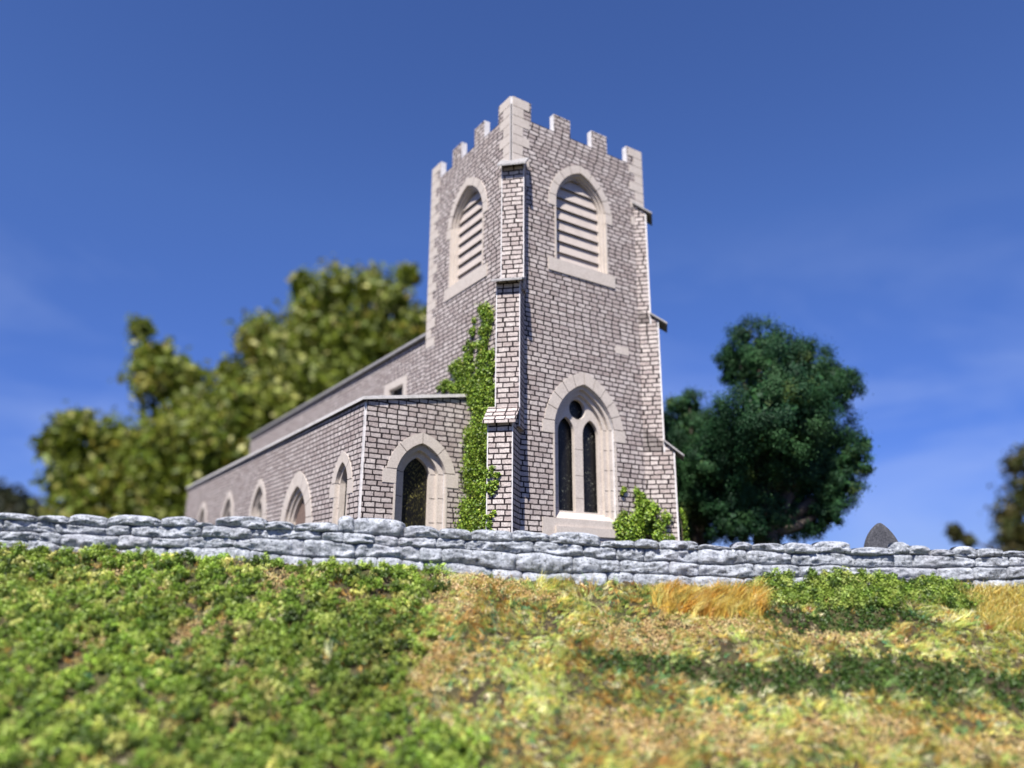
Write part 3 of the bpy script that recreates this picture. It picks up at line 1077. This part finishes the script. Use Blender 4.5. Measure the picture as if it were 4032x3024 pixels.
# far wood on the hill at the left
n = 16000
wx = rng.uniform(-150, -72, n); wy = rng.uniform(128, 185, n)
wz = ground_h(wx, wy) + rng.uniform(-.5, 3.2, n) * (.4 + vnoise(np.stack([wx, wy], -1), .28, 6))
keep = np.ones(n, bool)
P = np.stack([wx, wy, wz], 1)[keep]
v_, f_, c_ = leaf_arrays(P, np.tile([[0, 0, 1.0]], (len(P), 1)), 1.3, palette(len(P), [(.02, .028, .012), (.035, .04, .014), (.05, .05, .02)], [3, 3, 1]), 1.2)
o = np_mesh('distant_wood', v_, f_, LEAF_FAR, c_)
tag(o, 'dark blurred wood on the far hill at the left edge', 'wood', kind='stuff')


# ------------------------------------------------------------------ climbing plants
IVY = [(.14, .24, .022), (.23, .35, .034), (.33, .45, .06), (.065, .115, .014), (.40, .42, .07)]
IW = [3, 4, 2, 2.6, .5]


def climber(name, fr, strands, label, n_per=190, leaf=.052, dens=1.7):
    """strands: lists of (x, y, d, radius) along a wall face"""
    root = empty(name, tuple(fr(strands[0][-1][0], YARD, .05)))
    tag(root, label, 'climbing plant', 'climbing plants on the church')
    parts, stems = [], []
    for st in strands:
        pts = np.array(st, float)
        seg = np.linalg.norm(np.diff(pts[:, :2], axis=0), axis=1)
        tt = np.concatenate([[0], np.cumsum(seg)])
        m = max(2, int(tt[-1] / .085 * dens))
        s = np.sort(rng.uniform(0, tt[-1], m))
        q = np.stack([np.interp(s, tt, pts[:, j]) for j in range(4)], 1) * [1, 1, 1, 1.18]
        for x, y, d, r_ in q:
            k = int(n_per * (r_ / .2) ** 1.0)
            cx_ = x + rng.normal() * r_ * .62; cy_ = y + rng.normal() * r_ * .45
            rr_ = r_ * rng.uniform(.38, .7)
            off = rng.normal(size=(k, 3)) * rr_ * .5
            off[:, 2] = np.abs(off[:, 2]) * .9
            base_ = np.array(fr(cx_, cy_, d))
            ex, nn = np.array(fr.ex), np.array(fr.n)
            P = base_ + off[:, :1] * ex + off[:, 1:2] * np.array([[0, 0, 1.0]]) + off[:, 2:] * nn
            out = nn * .7 + np.array([0, 0, .45]) + unit(off[:, :1] * ex + off[:, 1:2] * np.array([[0, 0, 1.0]])) * .5
            tone = rng.uniform(.75, 1.2)
            parts.append(leaf_arrays(P, out, leaf, palette(k, IVY, IW) * tone, .6, .8))
        stems.append(tube([np.array(fr(a, b, max(.015, c - .03))) for a, b, c, _ in st], [.018] * len(st), 5))
    v_, f_, c_ = join(parts)
    np_mesh('foliage', v_, f_, LEAF, c_, root)
    v_, f_, _ = join(stems)
    np_mesh('stem', v_, f_, BARK, parent=root)
    return root


climber('ivy', fL, [
    [(-1.15, 10.42, .03, .16), (-1.02, 10.1, .03, .17), (-1.15, 9.5, .03, .17), (-1.3, 9.0, .03, .18), (-1.35, 8.4, .03, .22), (-1.15, 7.9, .05, .25), (-1.25, 7.2, .06, .28), (-1.35, 6.4, .08, .3), (-1.45, 5.6, .08, .33), (-1.5, 4.9, .1, .36), (-1.5, 4.2, .1, .38), (-1.5, 3.75, .1, .38)],
    [(-1.8, 10.1, .02, .12), (-1.85, 9.7, .02, .11), (-2.0, 9.2, .02, .13), (-2.1, 8.75, .03, .18), (-1.9, 8.3, .03, .2), (-1.6, 7.9, .04, .22)],
    [(-2.95, 9.22, .02, .17), (-2.6, 9.0, .02, .18), (-2.3, 8.7, .02, .18)],
    [(-3.6, 8.6, .02, .11), (-3.0, 8.62, .02, .17), (-2.6, 8.52, .02, .17), (-2.2, 8.4, .03, .2), (-1.8, 8.2, .04, .2)],
    [(-.85, 9.0, .02, .12), (-.8, 8.2, .03, .15), (-.8, 7.2, .04, .17), (-.85, 6.2, .05, .18), (-.9, 5.2, .06, .2), (-.9, 4.1, .06, .22)],
], 'bright green ivy climbing the tower beside the near buttress and above the aisle')
climber('ivy', frA, [[(-.30, 5.75, .75, .08), (-.24, 5.35, .76, .11), (-.24, 5.05, .76, .10)], [(-.28, 4.75, .76, .07), (-.27, 4.45, .76, .08), (-.26, 4.05, .76, .08), (-.27, 3.75, .76, .08)]],
        'small sprigs of green ivy on the left edge of the near buttress', 120, .06)
climber('ivy', fR, [
    [(4.15, 5.85, .03, .07), (4.2, 5.55, .04, .11), (4.3, 5.2, .05, .16), (4.25, 4.85, .08, .2), (4.1, 4.5, .1, .26), (4.0, 4.1, .1, .3)],
    [(3.75, 5.65, .02, .07), (3.72, 5.45, .02, .06)],
    [(3.55, 4.85, .03, .14), (3.6, 4.6, .05, .24), (3.7, 4.3, .06, .28), (3.7, 4.0, .08, .3)],
    [(4.35, 5.1, .2, .2), (4.5, 5.0, .35, .22), (4.6, 4.8, .45, .2), (4.5, 4.4, .45, .15)],
    [(4.6, 4.5, .6, .11), (4.7, 4.2, .62, .12), (4.8, 3.9, .62, .12)],
], 'bushy bright green ivy at the foot of the right corner buttress below the tall window', 260, .062)
climber('ivy', frB, [[(.30, 5.15, .60, .08), (.30, 4.75, .66, .15), (.30, 4.35, .66, .14), (.30, 3.95, .66, .15)]], 'tuft of green ivy round the outer edge of the right buttress', 130, .07)

# ------------------------------------------------------------------ bank vegetation
def in_poly(X, Y, poly):
    r = np.zeros(len(X), bool); n = len(poly)
    for i in range(n):
        x0, y0 = poly[i]; x1, y1 = poly[(i + 1) % n]
        c = ((y0 > Y) != (y1 > Y)) & (X < (x1 - x0) * (Y - y0) / (y1 - y0 + 1e-12) + x0)
        r ^= c
    return r


GREEN_EDGE_Y = [11.0, 11.41, 11.76, 11.86, 12.25, 12.88, 13.42, 14.14, 14.7, 15.3]
GREEN_EDGE_X = [-.10, -.21, -.35, -1.38, -1.66, -1.62, -1.43, -1.18, -1.22, -1.3]
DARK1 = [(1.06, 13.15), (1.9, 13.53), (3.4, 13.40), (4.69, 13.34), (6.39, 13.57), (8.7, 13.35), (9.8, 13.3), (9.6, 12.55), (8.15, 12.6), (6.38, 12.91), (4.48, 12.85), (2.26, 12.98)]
DARK2 = [(4.7, 14.5), (7.6, 14.6), (8.2, 14.35), (7.2, 14.05), (5.41, 14.0)]
OCHRE = [(-1.06, 14.2, .35, .45), (3.1, 13.95, 1.1, .26), (4.6, 14.0, .9, .2), (-1.2, 12.75, .4, .45), (1.9, 12.05, 1.1, .25), (3.3, 12.15, .9, .25), (-.6, 14.5, .8, .16), (2.2, 13.75, 1.0, .2), (5.6, 12.2, 1.1, .2), (7.3, 12.15, .6, .2), (.4, 14.42, .8, .1), (6.2, 13.85, .8, .12)]
BROWN = [(-7.1, 14.0, .6, .22), (-4.1, 14.2, .8, .16), (-3.8, 12.1, 1.0, .30), (-7.1, 11.65, .35, .2), (-5.9, 13.45, .5, .16), (-4.3, 13.85, .6, .13), (-5.2, 12.9, .5, .2), (-2.6, 13.7, .35, .12), (-6.3, 12.4, .4, .2)]


def bank_points(n, x0=-10.2, x1=10.4):
    X = rng.uniform(x0, x1, n)
    Y = Yw(X) - .03 - rng.uniform(0, 1, n) * (Yw(X) - 10.0)
    return X, Y


def surf(X, Y):
    e = .04
    z = ground_h(X, Y)
    nx_ = -(ground_h(X + e, Y) - ground_h(X - e, Y)) / (2 * e); ny_ = -(ground_h(X, Y + e) - ground_h(X, Y - e)) / (2 * e)
    return np.stack([X, Y, z], 1), unit(np.stack([nx_, ny_, np.ones_like(nx_)], 1))


def ell(X, Y, lst):
    m = np.zeros(len(X))
    for cx_, cy_, rx, ry in lst: m = np.maximum(m, 1.25 - ((X - cx_) / rx) ** 2 * .8 - ((Y - cy_) / ry) ** 2 * .8)
    return m


def classify(X, Y):
    q = np.stack([X, Y], -1)
    jx = (vnoise(q, 2.2, 11) - .5) * .7; jy = (vnoise(q, 2.2, 12) - .5) * .32
    Xj, Yj = X + jx + rng.normal(size=len(X)) * .13, Y + jy + rng.normal(size=len(X)) * .05
    left = Xj < np.interp(Yj, GREEN_EDGE_Y, GREEN_EDGE_X)
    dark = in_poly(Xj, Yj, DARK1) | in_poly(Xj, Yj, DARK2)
    och = ell(Xj, Yj, OCHRE) > .35
    brn = ell(Xj, Yj, BROWN) > .45
    return left, dark & ~left, och & ~left & ~dark, brn & left


# leafy green cover on the left half: little bushes of clumped leaves
X, Y = bank_points(5000)
left, dark, och, brn = classify(X, Y)
den = vnoise(np.stack([X, Y], -1), 1.3, 21) * .6 + vnoise(np.stack([X, Y], -1), 3.6, 22) * .4
sel = left & (den > np.where(brn, .58, .22))
P0, N0 = surf(X[sel], Y[sel])
kb = len(P0)
GC = [(.115, .18, .022), (.19, .275, .036), (.28, .36, .065), (.055, .09, .014), (.46, .46, .13)]
btone = .76 + .74 * vnoise(P0[:, :2], .9, 23)
bcol = palette(kb, GC, [3, 4, 3, 1.5, 1.2]) * btone[:, None]
bsz = rng.uniform(.55, 1.25, kb)
nb = 11
bi = np.repeat(np.arange(kb), nb)
d_ = rng.normal(size=(len(bi), 3)); d_[:, 2] = np.abs(d_[:, 2]); d_ = unit(d_)
cc = P0[bi] + N0[bi] * .02 + d_ * (rng.uniform(.05, .20, len(bi)) * bsz[bi])[:, None]
rad = rng.uniform(.035, .07, len(bi))
per = 34
idx = np.repeat(np.arange(len(bi)), per)
off = unit(rng.normal(size=(len(idx), 3))) * (rng.uniform(.45, 1.15, len(idx)) * rad[idx])[:, None]
ccol = (bcol[bi] * rng.uniform(.8, 1.25, (len(bi), 1)))[idx] * rng.uniform(.82, 1.2, (len(idx), 1))
v_, f_, c_ = leaf_arrays(cc[idx] + off, unit(off) + [0, 0, .3], .035, ccol, .6, .8)
o = np_mesh('leafy_ground_cover', v_, f_, LEAF, c_)
tag(o, 'clumpy mid green leafy cover on the left half of the bank', 'ground cover', kind='stuff')

# dark green turf
X, Y = bank_points(22000)
left, dark, och, brn = classify(X, Y)
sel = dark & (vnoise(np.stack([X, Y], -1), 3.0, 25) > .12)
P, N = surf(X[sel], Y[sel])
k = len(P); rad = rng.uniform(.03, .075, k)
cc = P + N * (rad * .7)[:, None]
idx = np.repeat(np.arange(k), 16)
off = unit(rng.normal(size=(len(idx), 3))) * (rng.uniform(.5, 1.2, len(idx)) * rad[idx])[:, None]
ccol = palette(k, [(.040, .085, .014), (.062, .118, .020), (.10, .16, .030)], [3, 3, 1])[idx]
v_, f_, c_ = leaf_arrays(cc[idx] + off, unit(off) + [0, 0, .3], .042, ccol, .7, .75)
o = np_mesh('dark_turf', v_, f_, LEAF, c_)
tag(o, 'band of dark green turf across the dry grass on the right of the bank', 'turf', kind='stuff')

# ochre crumbs
X, Y = bank_points(90000)
left, dark, och, brn = classify(X, Y)
sel = (och | brn) & (rng.random(len(X)) < np.where(och, .62, .40))
P, N = surf(X[sel], Y[sel])
k = len(P); idx = np.repeat(np.arange(k), 9)
off = rng.normal(size=(len(idx), 3)) * .032
ccol = palette(k, [(.52, .36, .15), (.62, .46, .22), (.42, .29, .13), (.46, .44, .15), (.72, .58, .33)], [3, 3, 2, 1.5, 1.2])[idx]
v_, f_, c_ = leaf_arrays(P[idx] + N[idx] * .035 + off, N[idx], .030, ccol, .9, .8)
o = np_mesh('ochre_turf', v_, f_, CRUMB, c_)
tag(o, 'patches of tan and ochre crumbly turf on the bank', 'turf', kind='stuff')

# dry grass fibres on the right half, laid in small tufts
X, Y = bank_points(34000)
left, dark, och, brn = classify(X, Y)
pr = np.where(left, .22, np.where(dark, .035, np.where(och, .55, .95)))
den = vnoise(np.stack([X, Y], -1), 2.6, 31) * .55 + vnoise(np.stack([X, Y], -1), 6.5, 32) * .45
sel = (rng.random(len(X)) < pr * np.clip(2.2 * den - .15, .05, 1)) & ((X > -2.8) | left)
P0, N0 = surf(X[sel], Y[sel])
kt = len(P0)
hue = vnoise(P0[:, :2], 1.1, 33)[:, None]; hue2 = vnoise(P0[:, :2], 3.4, 34)[:, None]
c1 = palette(kt, [(.84, .73, .22), (.70, .78, .24), (.90, .85, .52), (.50, .62, .17)], [3, 3, 3, 2])
c2 = palette(kt, [(.68, .43, .13), (.66, .56, .17), (.27, .42, .12), (.30, .12, .04), (.22, .48, .24), (.14, .20, .05)], [3, 2.4, 2, .7, .9, 1.0])
tcol = np.where(hue * .5 + hue2 * .5 > .47 + rng.normal(size=(kt, 1)) * .20, c1, c2)
la = vnoise(P0[:, :2], 1.4, 35) * 9.4
tl = np.stack([np.cos(la), np.sin(la) * .5 - .3, -.15 + 0 * la], 1) + rng.normal(size=(kt, 3)) * .5
tl_up = unit(N0 + rng.normal(size=(kt, 3)) * .3 + [0, 0, .35])
tlen = .07 + .10 * vnoise(P0[:, :2], 2.0, 36)
bi = np.repeat(np.arange(kt), 11)
k = len(bi)
pos = P0[bi] - N0[bi] * .02 + rng.normal(size=(k, 3)) * [.026, .026, .006]
up = unit(tl_up[bi] + rng.normal(size=(k, 3)) * .30)
v_, f_, c_ = blade_arrays(pos, up, tlen[bi], .0075, tl[bi] + rng.normal(size=(k, 3)) * .3, tcol[bi] * rng.uniform(.75, 1.25, (k, 1)))
o = np_mesh('dry_grass', v_, f_, GRASS, c_)
tag(o, 'yellow and straw coloured dry grass fibres over the right half of the bank', 'grass', kind='stuff')

# orange grass tuft at the foot of the wall
root = empty('grass_tuft', (3.8, 14.5, float(ground_h(np.array([3.8]), np.array([14.5]))[0])))
tag(root, 'tuft of long orange dry grass leaning to the right at the foot of the wall', 'grass tuft')
kc = 210
cx_ = rng.uniform(2.7, 4.74, kc); cy_ = 14.34 + .05 * (cx_ - 2.7) + rng.uniform(-.16, .30, kc)
ch = rng.uniform(.55, 1.25, kc); cl = rng.normal(size=kc) * .45
ctone = rng.uniform(.6, 1.2, kc); ccl = palette(kc, [(.66, .40, .07), (.74, .55, .12), (.50, .25, .04), (.70, .62, .20)], [3, 4, 1.4, 2.6])
bi = np.repeat(np.arange(kc), 26); k = len(bi)
X = cx_[bi] + rng.normal(size=k) * .03; Y = cy_[bi] + rng.normal(size=k) * .03
P, N = surf(X, Y)
hgt = .30 * ch[bi]
col = ccl[bi] * ctone[bi][:, None] * rng.uniform(.8, 1.2, (k, 1))
lean = np.stack([.7 + cl[bi] + rng.normal(size=k) * .25, rng.normal(size=k) * .3, np.zeros(k)], 1)
v_, f_, c_ = blade_arrays(P, unit(N * .3 + [0, 0, 1.0] + rng.normal(size=(k, 3)) * .12), hgt * 1.15, .0075, lean, col)
np_mesh('blade', v_, f_, GRASS, c_, root)
root.children[0]['kind'] = 'stuff'

# spiky yellow tuft at the far right
root = empty('grass_tuft', (9.5, 14.6, float(ground_h(np.array([9.5]), np.array([14.6]))[0])))
tag(root, 'spiky pale yellow grass tuft at the right end of the low hedge', 'grass tuft')
k = 5000
X = rng.uniform(8.75, 10.6, k); Y = rng.uniform(14.15, 15.05, k)
P, N = surf(X, Y)
col = palette(k, [(.70, .55, .13), (.72, .64, .25), (.60, .42, .10), (.42, .46, .12)], [4, 3, 2, 1.5])
v_, f_, c_ = blade_arrays(P, unit(N * .4 + [0, 0, 1.0] + rng.normal(size=(k, 3)) * .35), .26, .0070, rng.normal(size=(k, 3)) * [.5, .5, .1], col)
np_mesh('blade', v_, f_, GRASS, c_, root)
root.children[0]['kind'] = 'stuff'

# low bright hedge along the foot of the wall
root = empty('low_hedge', (6.5, 14.75, float(ground_h(np.array([6.5]), np.array([14.75]))[0])))
tag(root, 'low bright green leafy hedge against the foot of the wall on the right', 'hedge')
k = 430
X = rng.uniform(4.55, 9.0, k); t_ = rng.uniform(0, 1, k)
Y = 14.98 - .48 * t_ + .02 * (X - 4.5)
P, N = surf(X, Y)
env = np.clip(np.minimum((X - 4.45) / .35, (9.1 - X) / .8), 0, 1) ** .5
env = env * (.55 + .6 * vnoise(np.stack([X, Y * 0], -1), 1.6, 51))
hh = rng.uniform(0, 1, k) ** .6 * .34 * env * (1 - .75 * t_)
rad = rng.uniform(.06, .11, k)
cc = P + np.stack([0 * hh, 0 * hh, hh + rad * .6], 1)
idx = np.repeat(np.arange(k), 130)
off = unit(rng.normal(size=(len(idx), 3))) * (rng.uniform(.4, 1.15, len(idx)) * rad[idx])[:, None]
ccol = (palette(k, [(.15, .23, .028), (.23, .32, .05), (.34, .41, .09), (.07, .12, .018)], [3, 4, 2, 2]))[idx] * rng.uniform(.8, 1.2, (len(idx), 1))
v_, f_, c_ = leaf_arrays(cc[idx] + off, unit(off) + [0, 0, .3], .040, ccol, .6, .8)
np_mesh('foliage', v_, f_, LEAF, c_, root)
st = [tube([P[j], cc[j]], [.012, .008], 5) for j in range(0, k, 12)]
for v_, f_, _ in st:
    np_mesh('stem', v_, f_, BARK, parent=root)
